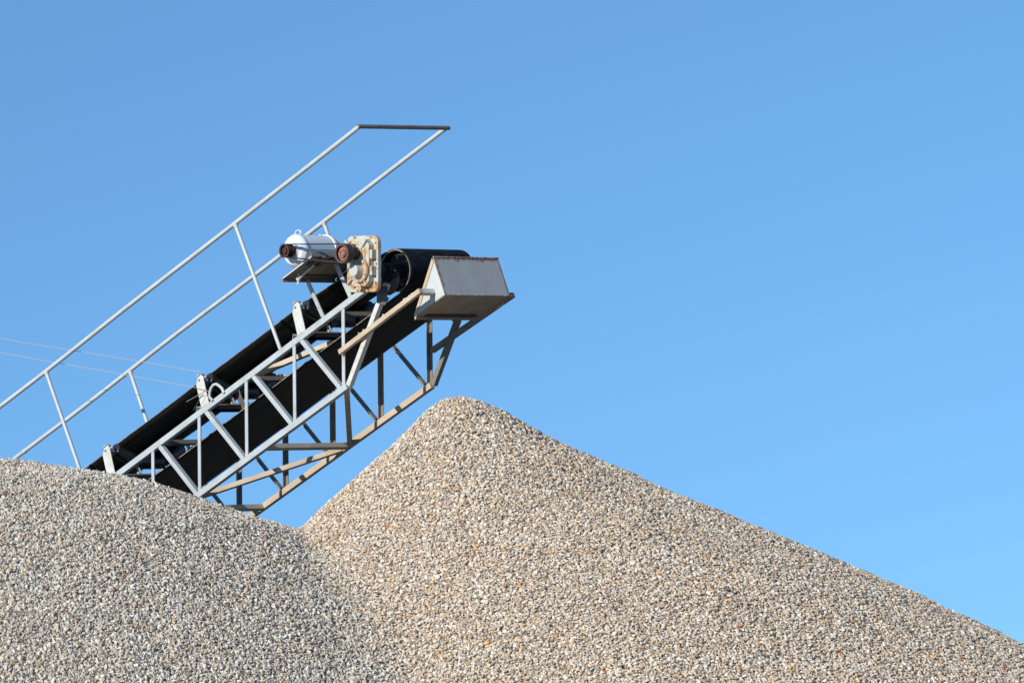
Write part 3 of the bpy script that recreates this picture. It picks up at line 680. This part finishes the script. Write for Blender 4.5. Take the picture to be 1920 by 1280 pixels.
MB().tube([(x, -0.245, y), (x, -0.275, y), (x, -0.29, y), (x2, -0.295, y2), (x2, -0.305, y2 + 0.01)], [0.016, 0.016, 0.019, 0.018, 0.012], 12).build('breather_elbow', M['gear_cap'], gb)
x, y = gp(-0.030, 0.138); MB().tube([(x, -0.250, y), (x, -0.2695, y)], 0.020, 14).build('filler_plug', M['rust'], gb)
# input shaft and sheave, black belts
sheave('input_sheave', 0.402, 0.165, 0.079, -0.425, -0.362, M['rust_pink'], M['rust'], gb, 4)
MB().lathe(0.402, 0.165, [(-0.37, 0.040), (-0.30, 0.050), (-0.2485, 0.052)], 24).build('input_shaft', M['black'], gb)  # shaft made thick and black to fill in the sheave's shadow
A2, B2 = Vector((-0.172, 0.4925)), Vector((0.402, 0.165)); ra_, rb_ = 0.0505, 0.0725
dv = B2 - A2; L_ = dv.length; base_ = math.atan2(dv.y, dv.x); al = math.acos((ra_ - rb_) / L_)
for k in range(3):
    tc_ = -0.4095 + k * 0.017 + 0.0
    pts = []
    for q in range(17):
        an = base_ + al + (2 * math.pi - 2 * al) * q / 16; pts.append(A2 + Vector((math.cos(an), math.sin(an))) * ra_)
    for q in range(17):
        an = base_ - al + (2 * al) * q / 16; pts.append(B2 + Vector((math.cos(an), math.sin(an))) * rb_)
    mb = MB(); rings = []
    n_ = len(pts)
    for q, p in enumerate(pts):
        d = (pts[(q + 1) % n_] - pts[q - 1]).normalized(); o2 = Vector((d.y, -d.x))
        rings.append([mb.bm.verts.new((p.x + o2.x * u_, tc_ + w_, p.y + o2.y * u_)) for u_, w_ in ((-0.004, -0.0045), (0.0055, -0.0065), (0.0055, 0.0065), (-0.004, 0.0045))])
    for q in range(n_):
        A, B = rings[q], rings[(q + 1) % n_]
        for z in range(4): mb.bm.faces.new((A[z], A[(z + 1) % 4], B[(z + 1) % 4], B[z]))
    mb.build('drive_belt', M['vbelt'], conv)

# ------------------------------------------------------------------ safety wires and welded loop
lp_ = [(-1.868, 0.005, 0.012), (-1.886, 0.005, 0.055), (-1.865, 0.005, 0.090), (-1.836, 0.005, 0.112), (-1.800, 0.005, 0.122), (-1.765, 0.005, 0.112), (-1.742, 0.005, 0.085), (-1.722, 0.005, 0.052), (-1.716, 0.005, 0.005)]
MB().tube([(a, b_ - 0.012, c_) for a, b_, c_ in lp_], 0.0125, 10).build('welded_loop', M['pipe'], conv)
def wire(pts, label):
    mb = MB().tube(pts, 0.0022, 6)
    o = mb.build('wire', M['wire']); o.matrix_world = CM; return tag(o, label, 'wire', 'thin pull wires running left from the conveyor')
wire([(-4.66, 0.05, 1.98), (-4.112, 0.05, 1.604), (-3.52, 0.05, 1.206), (-2.805, 0.045, 0.733), (-2.405, 0.04, 0.463), (-2.07, 0.03, 0.240), (-1.99, -0.004, 0.190), (-1.86, -0.018, 0.095)], 'lower pale wire ending at the welded loop on the conveyor chord')
wire([(-4.6, 0.05, 2.10), (-4.053, 0.05, 1.713), (-3.853, 0.05, 1.574), (-3.23, 0.05, 1.167), (-2.564, 0.05, 0.729), (-2.343, 0.045, 0.583), (-1.925, 0.03, 0.305)], 'upper pale wire ending at the top of the middle roller bracket')
MB().tube([(-2.17, 0.01, 0.155), (-1.96, -0.012, 0.125)], 0.0035, 6).build('tie_rod', M['mud'], conv)
MB().tube([(-2.10, -0.02, 0.04), (-1.90, -0.012, 0.135)], 0.0025, 6).build('tie_rod', M['dark'], conv)
